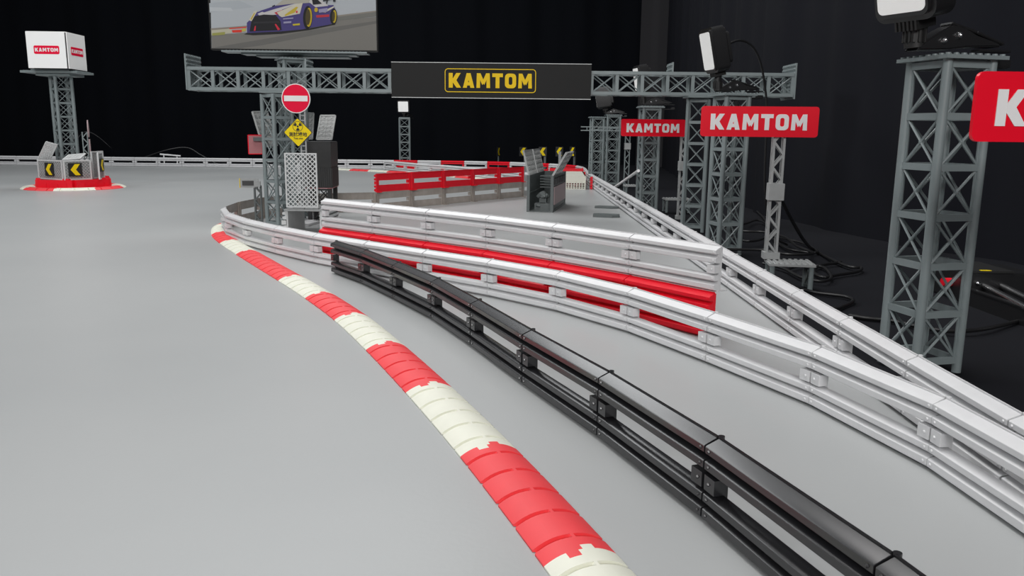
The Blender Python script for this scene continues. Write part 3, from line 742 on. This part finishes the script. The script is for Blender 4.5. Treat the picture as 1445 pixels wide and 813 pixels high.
def text_mesh(txt, size, mm, parent, loc, name, bold=0.0, space=1.0):
    cu = bpy.data.curves.new(name, 'FONT'); cu.body = txt; cu.size = size; cu.align_x = 'CENTER'; cu.align_y = 'CENTER'; cu.extrude = .00015; cu.offset = bold; cu.space_character = space
    tmp = bpy.data.objects.new('tmp', cu); COL.objects.link(tmp)
    dg = bpy.context.evaluated_depsgraph_get(); me = bpy.data.meshes.new_from_object(tmp.evaluated_get(dg))
    bpy.data.objects.remove(tmp); bpy.data.curves.remove(cu)
    me.name = name; me.transform(Matrix.Rotation(math.pi / 2, 4, 'X')); me.materials.clear(); me.materials.append(mm)
    o = bpy.data.objects.new(name, me); COL.objects.link(o); o.parent = parent; o.location = loc; return o
text_mesh('\u6e2c\u8a66\u5834\u5730', .0096, M['ink'], d1, (cx, -.0055, czz - .0045), 'site_lettering', .0002)
text_mesh('Test site', .0056, M['ink'], d1, (cx, -.0055, czz - .0122), 'small_lettering', .00008)

# lattice wing panel helper: studded/lattice plate with corner points given by origin and two edge vectors
def wing(mb, o, u, v, t=.003, nu=4, nv=6, frame=.003):
    o, u, v = Vector(o), Vector(u), Vector(v); nn = u.cross(v).normalized()
    def q(a, b): return o + u * a + v * b
    mb.add([q(0, 0), q(1, 0), q(1, 1), q(0, 1)] + [q(0, 0) + nn * t * .4, q(1, 0) + nn * t * .4, q(1, 1) + nn * t * .4, q(0, 1) + nn * t * .4], [(0, 3, 2, 1), (4, 5, 6, 7), (0, 1, 5, 4), (1, 2, 6, 5), (2, 3, 7, 6), (3, 0, 4, 7)])
    for s in (1, -1):
        off = nn * (t * .2 + s * t * .35)
        for a_, b_ in (((0, 0), (1, 0)), ((1, 0), (1, 1)), ((1, 1), (0, 1)), ((0, 1), (0, 0))): mb.bar(q(*a_) + off, q(*b_) + off, frame, t, up=nn)
        for k in range(1, nu): mb.bar(q(k / nu, 0) + off, q(k / nu, 1) + off, frame * .45, t * .7, up=nn)
        for k in range(1, nv): mb.bar(q(0, k / nv) + off, q(1, k / nv) + off, frame * .45, t * .7, up=nn)
        for i in range(nu):
            for j in range(nv): mb.cyl(q((i + .5) / nu, (j + .5) / nv) + off, q((i + .5) / nu, (j + .5) / nv) + off + nn * s * t * .45, min(u.length / nu, v.length / nv) * .3, 8)

p = g(434, 317, 0); a = MB(); a.box((0, 0, .003), (.035, .075, .006)); a.box((0, .02, .007), (.02, .02, .003)); o = a.build('white_slab', M['white'], None, .0006); o.location = p; o.rotation_euler = (0, 0, R(-8)); tag(o, 'small white slab lying on the mat behind the portal stand', 'slab')
# dark raised container behind the mesh panel
ct = thing('raised_container', 'charcoal ribbed container on dark legs behind the mesh panel', 'container', (-.462, 1.985, 0), R(2))
a = MB(); a.box((0, 0, .161), (.062, .09, .060))
for k in range(3): a.box((-.032 + .0, -.03 + k * .03, .161), (.002, .003, .06))
a.build('upper_box', M['charcoal'], ct, .001)
a = MB(); a.box((0, 0, .107), (.060, .088, .048))
for k in range(13): a.box((-.0295 + k * .0049, -.0446, .107), (.0024, .003, .046))
for k in range(16): a.box((.0306, -.041 + k * .0055, .107), (.003, .0026, .046))
a.build('ribbed_box', M['charcoal'], ct)
a = MB(); a.box((0, -.001, .0822), (.062, .09, .0018)); a.build('pink_edge', M['pinkback'], ct)
for sx in (-1, 1):
    for sy in (-1, 1):
        a = MB(); a.box((sx * .024, sy * .036, .0405), (.010, .008, .081)); a.build('leg', M['charcoal'], ct)
a = MB()
for sy in (-1, 1): lattice_face(a, (-.02, sy * .036), (.02, sy * .036), .004, .078, 2, .004, .0014)
a.build('lattice_panel', M['charcoal'], ct)
b0 = at(447, 197, 1.96); b1 = at(468, 197, 1.96); b2 = at(451, 163, 1.96)
u_ = b1 - b0; v_ = b2 - b0 + Vector((0, .012, 0)); lo = Vector((-.462, 1.985, 0)); inv = Matrix.Rotation(R(-2), 3, 'Z')
a = MB(); wing(a, inv @ (b0 - lo), inv @ u_, inv @ v_, .0025, 2, 6); a.build('roof_flap', M['flap'], ct)
b0 = at(426, 196, 2.06); a = MB(); wing(a, inv @ (b0 - lo), inv @ (at(441, 196, 2.06) - b0), inv @ (at(428, 160, 2.08) - b0), .0025, 2, 6); a.build('roof_flap', M['flap'], ct)
# leaning lattice flap on the far side of the pillar
b0 = at(371, 207, 1.90); b1 = at(373, 168, 1.95); b2 = at(356, 158, 1.90)
a = MB(); wing(a, b0, Vector((.012, .07, .002)), b2 - b0, .0025, 4, 6); tag(a.build('lattice_flap', M['flap']), 'grey lattice flap leaning outward beside the hairpin tower', 'panel')
# small sign seen from behind on the pillar
ss = thing('small_sign', 'small red edged sign seen from behind beside the hairpin tower', 'sign', at(360, 204, 1.84), R(25))
a = MB(); plate_xz(a, rrect(.030, .042, .002), 0, 0, 0, .0018); a.build('board', M['pinkback'], ss)
a = MB(); ring_frame(a, .031, .043, .002, .0016, .0004, .0026); a.build('red_rim', M['sred'], ss)
a = MB(); a.box((.006, -.006, .012), (.020, .009, .008)); a.box((.017, -.004, .010), (.008, .006, .010)); a.build('bracket', M['dgrey'], ss)
# little yellow-edged sign on a short lattice pole
ys_ = thing('small_sign', 'small clear sign with yellow rim on a short lattice pole in the hairpin', 'sign', (-.600, 1.92, 0), R(10))
a = MB(); lattice_pole(a, .0, .006, 0, .088, .014); a.build('lattice_pole', M['dgrey'], ys_)
a = MB(); plate_xz(a, rrect(.042, .022, .002), -.018, .094, 0, .002); a.build('board', M['mgrey'], ys_)
a = MB(); a.box((-.0385, -.001, .094), (.0016, .0036, .022)); a.build('yellow_rim', M['syellow'], ys_)
a = MB(); a.box((-.02, -.003, .094), (.026, .002, .011)); a.build('dark_inset', M['charcoal'], ys_)
a = MB(); a.box((.001, -.005, .092), (.014, .010, .012)); a.build('bracket', M['mgrey'], ys_)

# ------------------------------------------------------------------ open container mid track
oc = thing('open_container', 'grey open ended container with tilted roof flaps standing on the mat', 'container', (.0745, 2.258, 0), R(-10.5))
W, LN, HT = .066, .28, .101
for sx in (-1, 1):
    a = MB(); a.box((sx * W / 2, LN / 2, HT / 2), (.004, LN, HT)); a.box((sx * W / 2, .003, HT / 2), (.008, .008, HT)); a.box((sx * W / 2, LN - .003, HT / 2), (.008, .008, HT)); a.box((sx * W / 2, LN / 2, HT - .003), (.008, LN, .006)); a.box((sx * W / 2, LN / 2, .003), (.008, LN, .006))
    a.box((sx * (W / 2 - .003), LN / 2, .052), (.003, LN, .003))
    a.build('side_wall', M['dgrey'], oc)
a = MB(); a.box((0, LN, HT / 2), (W, .004, HT)); a.box((0, LN / 2, .0015), (W, LN, .003)); a.build('shell', M['dgrey'], oc)
a = MB()
for k in range(5): a.box((0, .16, .060 + k * .008), (.045, .03, .003))
a.build('shelf_unit', M['dgrey'], oc)
a = MB()
rnd = random.Random(5)
for k in range(9):
    p = Vector((-.002 + rnd.uniform(-.018, .024), .03 + rnd.uniform(0, .03), .010 + rnd.uniform(0, .03)))
    a.cyl(p, p + Vector((rnd.uniform(-.012, .012), rnd.uniform(-.008, .008), rnd.uniform(-.01, .01))), rnd.uniform(.004, .007), 10)
a.box((.002, .05, .012), (.045, .03, .02)); a.cyl((.002, .03, .047), (.002, .05, .047), .009, 12); a.box((.002, .05, .036), (.02, .02, .025))
a.build('engine_model', M['dgrey'], oc)
a = MB(); a.box((W / 2 + .0030, LN * .52, .044), (.003, LN * .86, .050)); a.build('side_panel', M['pink'], oc, label='pale pink side panel')
a = MB()
for k, (y0, y1) in enumerate(((.03, .075), (.085, .12), (.135, .165), (.185, .235))):
    a.box((W / 2 + .0035, (y0 + y1) / 2, .083), (.003, y1 - y0, .018))
a.build('dark_marking', M['charcoal'], oc)
for y0, y1 in ((.002, .135), (.155, .275)):
    a = MB(); wing(a, (-W / 2, y0, HT), (0, y1 - y0, 0), (-.016, 0, .066), .003, 5, 5); a.build('roof_flap', M['flap'], oc)
a = MB(); wing(a, (W / 2, .002, HT), (0, .17, 0), (.036, 0, .062), .003, 6, 4); a.build('roof_flap', M['flap'], oc)
a = MB(); a.box((W / 2 - .012, LN - .03, HT + .03), (.008, .006, .06)); a.build('corner_strut', M['mgrey'], oc)

for i, (c, lab) in enumerate((((855.5, 306), 'flat grey plate lying on the mat, the nearer of two'), ((856, 293.5), 'flat grey plate lying on the mat, the farther of two'))):
    p = g(*c); a = MB(); w = .062
    a.prism([(-.036, -.016), (.014, -.028), (.034, -.018), (.036, .014), (-.022, .026), (-.034, .018)] , (0, 0, 0), (1, 0, 0), (0, 1, 0), (0, 0, 1), .007 if i == 0 else .005)
    o = a.build('floor_plate', M['dgrey'], None, .0006); o.location = p; o.rotation_euler = (0, 0, R(-4)); tag(o, lab, 'plate', 'flat plates on the mat')

# cream lattice crate with red low wall behind
cr = thing('plastic_crate', 'cream plastic crate with a slatted front by the far corner', 'crate', (.232, 3.19, 0), R(-3))
a = MB(); a.box((0, .0, .002), (.10, .004, .004)); a.box((0, 0, .026), (.10, .004, .004))
for k in range(10): a.box((-.047 + k * .0104, 0, .014), (.0036, .0036, .024))
for z in (.009, .017): a.box((0, 0, z), (.10, .0025, .0025))
a.build('slatted_front', M['cream'], cr)
a = MB(); a.prism([(-.085, .06), (.05, .0), (.05, .38), (-.085, .36)], (0, 0, .052), (1, 0, 0), (0, 1, 0), (0, 0, -1), .004)
a.prism([(0, .004), (0, .052), (.38, .052), (.38, .004)], (.05, 0, 0), (0, 1, 0), (0, 0, 1), (-1, 0, 0), .004); a.prism([(-.085, .028), (.05, .028), (.05, .052), (-.085, .052)], (0, .003, 0), (1, 0, 0), (0, 0, 1), (0, 1, 0), .004)
a.build('cream_lid', M['cream'], cr)
rl = MB()
rl.prism([(.16, 3.60), (.305, 3.58), (.305, 3.62), (.16, 3.64)], (0, 0, 0), (1, 0, 0), (0, 1, 0), (0, 0, 1), .062)
for k in range(5): rl.box((.175 + k * .028, 3.585, .03), (.004, .006, .05))
tag(rl.build('low_wall', M['red']), 'low red wall behind the cream crate', 'barrier')

# chevron boards beyond the far corner
def chevron(mb_bg, mb_y, w, h, y, cx, cz, flip=1):
    plate_xz(mb_bg, [(-w / 2, -h / 2), (w / 2, -h / 2), (w / 2, h / 2), (-w / 2, h / 2)], cx, cz, y, .002)
    for s in (1, -1):
        plate_xz(mb_y, [(-.36 * w * flip, 0), (-.02 * w * flip, s * h * .42), (.36 * w * flip, s * h * .42), (.04 * w * flip, 0)], cx, cz, y - .002, .0004)
def chevron_sign(label, loc, rz, w=.044, h=.052, z=.10, flip=1):
    t = thing('chevron_sign', label, 'sign', loc, rz, 'chevron signs beyond the far corner')
    A_, B_ = MB(), MB(); chevron(A_, B_, w, h, 0, 0, z, flip); A_.build('board', M['ink'], t); B_.build('chevron', M['syellow'], t, label='yellow chevron')
    a = MB(); a.box((.012, .004, z / 2), (.012, .006, z)); a.box((.012, .006, .004), (.03, .03, .008)); a.build('post', M['dgrey'], t)
    return t
for (px, Y, rz, lab) in ((703.5, 4.86, 70, 'black and yellow chevron sign turned nearly edge on behind the back wall'), (738, 4.74, 12, 'black and yellow chevron sign above the left roof flap of the open container'),
                         (766, 4.62, -8, 'black and yellow chevron sign between the roof flaps of the open container'), (789.5, 4.52, -25, 'black and yellow chevron sign behind the right roof flap of the open container'), (808, 4.42, -52, 'black and yellow chevron sign behind the far red corner segment')):
    p = at(px, 214, Y); chevron_sign(lab, (p.x, Y, -.002), R(rz), z=p.z + .002)

# poles beside the far towers
tp = thing('lattice_mast', 'thin grey lattice mast with a long cross arm by the far towers', 'mast', (.462, 3.36, 0))
a = MB(); lattice_pole(a, 0, 0, 0, .27, .018); a.build('lattice_pole', M['grey'], tp)
a = MB(); a.box((0, -.004, .165), (.024, .022, .026)); a.build('junction_box', M['mgrey'], tp)
a = MB()
for z in (.226, .240): a.box((-.095, -.05, z), (.20, .004, .004))
for k in range(14): a.bar((-.17 + k * .0125, -.05, .226), (-.17 + (k + 1) * .0125, -.05, .240) if k % 2 else (-.17 + k * .0125, -.05, .240), .003, .003)
a.box((0, -.025, .233), (.008, .05, .012)); a.build('cross_arm', M['grey'], tp)
p0, p1 = at(868, 264, 2.66), at(901, 241, 2.222)
a = MB(); a.cyl(p0 + (p0 - p1) * .12, p1, .0042, 10); tag(a.build('white_rod', M['rod']), 'thin white rod slanting up to the tower behind the edge wall', 'rod')
pc = platform('small studded grey platform behind the edge wall near the far towers', (.40, 2.72, 0), R(0), 8, 8, .048)

# ------------------------------------------------------------------ island with the white box
IC = Vector((-1.600, 2.985)); ND = 8; IR = .172
ang0 = math.atan2(-IC.y, -IC.x)       # towards the camera
ring = []
for k in range(8 * 12 + 1):
    q = ang0 - R(22.5) + 2 * math.pi * k / 96
    ring.append((IC + Vector((math.cos(q), math.sin(q))) * (IR - .022), -Vector((math.cos(q), math.sin(q)))))
for i in range(8):
    c = 'w' if i % 2 == 0 else 'r'; nm = {'r': 'red', 'w': 'cream white'}[c]
    pos = ['facing the camera', 'next to the front one on its right', 'second along the right side', 'right of the rearmost one', 'at the very back', 'left of the rearmost one', 'second along the left side', 'next to the front one on its left'][i]
    make_kerb(ring, i * 12, i * 12 + 12, M['kred' if c == 'r' else 'kwhite'], .044, .008, 3, f'{nm} kerb section of the round island, {pos}', 'round island kerb')
hexr = .128; side = .128
for k in range(6):
    q = ang0 + R(30) + R(60) * k; c = IC + Vector((math.cos(q), math.sin(q))) * hexr * .866
    a = MB(); a.box((0, 0, .017), (side * .965, .018, .034))
    for x in (-.03, .01, .042): a.box((x, -.0095, .012), (.002, .002, .024))
    a.box((side * .3, 0, .036), (.022, .014, .006))
    o = a.build('low_block', M['red'], None, .0008); o.location = (c.x, c.y, 0); o.rotation_euler = (0, 0, q + math.pi / 2)
    pos = ['front block facing right', 'right hand block', 'rear block on the right', 'rear block on the left', 'left hand block', 'front block facing left'][k]
    tag(o, f'low red wall block of the round island, {pos}', 'block', 'red blocks of the round island')
def fence(label, px0, px1, Y0, Y1, z0, z1, sign=None, flap=None, m='lgrey'):
    a0, a1 = at(px0, 240, Y0), at(px1, 240, Y1); d = Vector((a1.x - a0.x, Y1 - Y0)); L = d.length
    t = thing('fence_panel', label, 'fence', (a0.x, Y0, z0), math.atan2(d.y, d.x), 'grey fence panels of the round island')
    h = z1 - z0
    a = MB(); ring_frame(a, L, h, .001, .005, .002, .004, L / 2, h / 2); a.build('frame', M[m], t)
    a = MB(); a.box((L / 2, .0035, h / 2), (L - .004, .002, h - .004)); n0 = len(a.v)
    b = MB(); mesh_lines(b, L - .006, h - .006, .011, .003, 0, h / 2)
    a.v += [(v[0] + L / 2, v[1], v[2]) for v in b.v]; a.f += [[i + n0 for i in f] for f in b.f]; a.mi += b.mi
    a.build('mesh', M['mgrey'], t)
    if sign is not None:
        A_, B_ = MB(), MB(); chevron(A_, B_, .046, .046, -.003, L * sign, h * .52); s = A_.build('chevron_board', M['ink'], t); B_.build('chevron', M['syellow'], s)
    if flap:
        a = MB(); wing(a, (flap[0], .002, h), (flap[1], 0, flap[2]), (flap[3], .02, flap[4]), .003, 6, 5); a.build('roof_flap', M[m], t)
    return t
fence('grey mesh fence panel with chevron on the island, beneath the raised tilted flap', 54, 88.5, 2.93, 2.87, .034, .103, .50, (0, .055, .062, .03, -.01)).children
fence('grey mesh fence panel with chevron at the middle of the island', 89.5, 129, 2.865, 2.94, .034, .103, .40, (.0, .06, .004, .03, .016))
fence('taller grey fence panel with a chevron turned sideways on the island', 130.5, 147, 2.965, 3.06, .034, .132, None)
fence('narrow grey fence panel turned away behind the sign pole on the island', 139.5, 146, 2.93, 2.99, .034, .130, .50)
rs = thing('round_sign', 'round sign seen edge on atop a short lattice pole on the island', 'sign', (at(124, 240, 2.99).x, 2.99, .0), R(24))
a = MB(); lattice_pole(a, 0, 0, .0, .20, .016); a.build('lattice_pole', M['grey'], rs)
a = MB(); a.cyl((.011, 0, .212), (.014, 0, .212), .031, 24); a.build('disc', M['pink'], rs)
a = MB(); a.prism([(-.02, -.03), (.02, -.03), (.02, .03), (-.02, .03)], (.012, 0, .145), (0, 1, 0), (0, 0, 1), (1, 0, 0), .003); a.build('lower_board', M['pink'], rs)

bxp = thing('box_platform', 'grey crossed plates under the white box on the island tower', 'platform', (-1.625, 3.005, .4022), R(0))
a = MB(); a.box((-.004, -.01, .0045), (.200, .115, .0075)); a.box((0, 0, -.004), (.12, .10, .008)); a.box((0, 0, .0105), (.134, .13, .005)); studs(a, -.004, -.01, .0082, 24, 13); a.build('plate', M['grey'], bxp)
wb = thing('advertising_box', 'white box with red KAMTOM labels on top of the island tower', 'box', (-1.612, 2.973, .4162), R(2))
bs = .136; bh_ = .122
a = MB(); a.box((0, 0, bh_ / 2), (bs - .006, bs - .006, bh_ - .002)); a.build('core', M['charcoal'], wb)
for i in range(4):
    m3 = Matrix.Rotation(R(90) * i, 3, 'Z'); a = MB(); a.box(m3 @ Vector((0, -bs / 2, bh_ / 2)), (bs - .008, .003, bh_), R(90) * i); pn = a.build('side_panel', M['box'], wb)
    if i < 2:
        def tr(mb): mb.v = [tuple(m3 @ Vector(v)) for v in mb.v]; return mb
        a = MB(); plate_xz(a, rrect(.086, .028, .005), 0, bh_ * .50, -bs / 2 - .0015, .0006); tr(a).build('red_label', M['nered'], pn)
        a = MB(); kamtom(a, 0, bh_ * .50, .0125, -bs / 2 - .0021, .0005, wscale=1.05); tr(a).build('lettering', M['swhite'], pn)
a = MB(); a.box((0, 0, bh_ - .001), (bs - .004, bs - .004, .003)); a.build('top_panel', M['box'], wb)

# ------------------------------------------------------------------ cables and slider on the black cloth
def cable(label, pts, r=.0024, z=.003):
    P = [g(p[0], p[1], z) if len(p) == 2 else Vector(p) for p in pts]
    a = MB(); a.tube(smooth(P, 6), r); return tag(a.build('cable', M['cable']), label, 'cable', 'black cables on the floor cloth')
def q8(*pts): return [(1040 + x / 3.536, 250 + y / 3.536) for x, y in pts]
cable('black cable hanging from the junction box and looping across the cloth', [at(1101, 279, 1.20), at(1118, 312, 1.25), at(1135, 340, 1.30)] + q8((380, 360), (470, 410), (560, 447), (620, 452), (600, 472), (500, 488), (430, 500), (380, 470), (420, 440), (520, 425)), .0026)
cable('black cable looping beside the leg of the studded sign platform', q8((330, 560), (400, 578), (540, 596), (580, 618), (530, 645), (480, 655), (300, 640)))
cable('black cable running along the cloth past the nearest tower', q8((560, 690), (640, 704), (720, 712), (800, 722)) + [(1300, 462), (1340, 467), (1390, 464), (1450, 450)], .0026)
cable('black cable lying in a wide bend behind the lattice sign pole', q8((40, 100), (100, 170), (130, 200), (200, 290), (330, 330), (400, 375), (260, 360), (180, 310)))
cable('black cable crossing behind the lamp tower, uppermost strand', q8((-60, 200), (20, 235), (100, 215), (150, 240), (140, 300), (60, 320), (-40, 300)), z=.0085)
cable('black cable crossing behind the lamp tower, lower strand', q8((-60, 260), (40, 270), (140, 275), (240, 300), (300, 345), (380, 380), (250, 385), (150, 365), (-50, 360)), z=.0140)
cable('black cable curving beneath the studded sign platform', q8((130, 430), (230, 455), (320, 500), (420, 520), (470, 500), (430, 450), (330, 440), (250, 460)), z=.0035)
cable('thin black cable behind the back wall near the island', [(-2.3, 4.9, .003), (-2.1, 4.95, .08), (-1.98, 5.0, .10), (-1.9, 5.0, .06), (-1.8, 5.0, .003)], .004)
cable('thin black cable looping up beside the island sign pole', [(at(110, 222, 3.2).x, 3.2, .003), at(109, 205, 3.2), at(114, 190, 3.25), at(126, 186, 3.5), at(145, 198, 4.1), at(160, 214, 4.84), (at(161, 214, 4.88).x, 4.88, .002)], .0010)
a = MB(); a.cyl((-2.10, 4.90, .062), (-1.99, 4.93, .052), .005, 8); a.cyl((-2.08, 4.905, -.003), (-2.08, 4.905, .060), .004, 8); a.cyl((-2.01, 4.925, -.003), (-2.01, 4.925, .052), .004, 8); tag(a.build('white_stick', M['rod']), 'short white stick behind the back wall', 'stick')

sl = thing('camera_slider', 'black metal slider block with steel rods on the cloth', 'slider', (.611, 1.08, -.0005))
a = MB(); a.box((.045, .040, .0200), (.098, .080, .040)); a.build('end_block', M['lamp'], sl, .001)
a = MB(); a.box((.0305, .041, .0415), (.064, .086, .003)); a.build('top_plate', M['lampmatte'], sl, .0005)
a = MB(); a.cyl((.0045, .066, .043), (.0045, .066, .051), .0052, 16); a.build('bolt', M['steel'], sl)
for x in (.026, .050):
    a = MB(); a.cyl((x, 0, .0225), (x - .10, -.46, .0225), .0042, 12); a.build('rod', M['steel'], sl)
a = MB(); a.box((-.003, -.23, .0105), (.006, .46, .021)); a.box((-.003, -.23, .0215), (.008, .46, .002)); a.build('side_rail', M['lamp'], sl)
a = MB(); a.ball((.016, -.001, .026), .0034); a.build('screw', M['steel'], sl)
a = MB(); a.cyl((-.016, .03, .022), (-.004, .03, .022), .006, 12); a.build('red_knob', M['red'], sl, label='red knob')
a = MB(); a.box((.026, .003, .0433), (.014, .005, .0006)); a.build('yellow_sticker', M['syellow'], sl)

# ------------------------------------------------------------------ light
def area(name, loc, target, sx, sy, power, col=(1, 1, 1)):
    l = bpy.data.lights.new(name, 'AREA'); l.shape = 'RECTANGLE'; l.size = sx; l.size_y = sy; l.energy = power; l.color = col
    o = bpy.data.objects.new(name, l); COL.objects.link(o); o.location = loc
    o.rotation_euler = (Vector(target) - Vector(loc)).to_track_quat('-Z', 'Y').to_euler(); return o
area('ceiling_light_front', (-.3, 1.2, 2.3), (-.2, 1.2, 0), 2.0, 1.0, 37, (1.0, .99, .98))
area('ceiling_light_rear', (-1.2, 3.6, 2.3), (-1.0, 3.3, 0), 2.6, 1.0, 42, (.97, .99, 1.0))
area('fill_light_behind_camera', (-.2, -3.4, 1.9), (0, 1.8, .1), 2.6, 1.2, 115, (1.0, .99, .98))  # unseen fill, added to brighten the signs and other upright faces
area('ceiling_light_side', (-2.4, 1.3, 1.7), (.1, 2.2, 0), .35, .35, 15, (.97, .99, 1.0))
w = bpy.data.worlds.new('world'); sc.world = w; w.use_nodes = True
w.node_tree.nodes['Background'].inputs['Color'].default_value = (.9, .95, 1, 1); w.node_tree.nodes['Background'].inputs['Strength'].default_value = .09
sc.view_settings.view_transform = 'Standard'; sc.view_settings.look = 'None'; sc.view_settings.exposure = 0; sc.view_settings.gamma = 1
try: sc.view_settings.use_curve_mapping = False
except Exception: pass
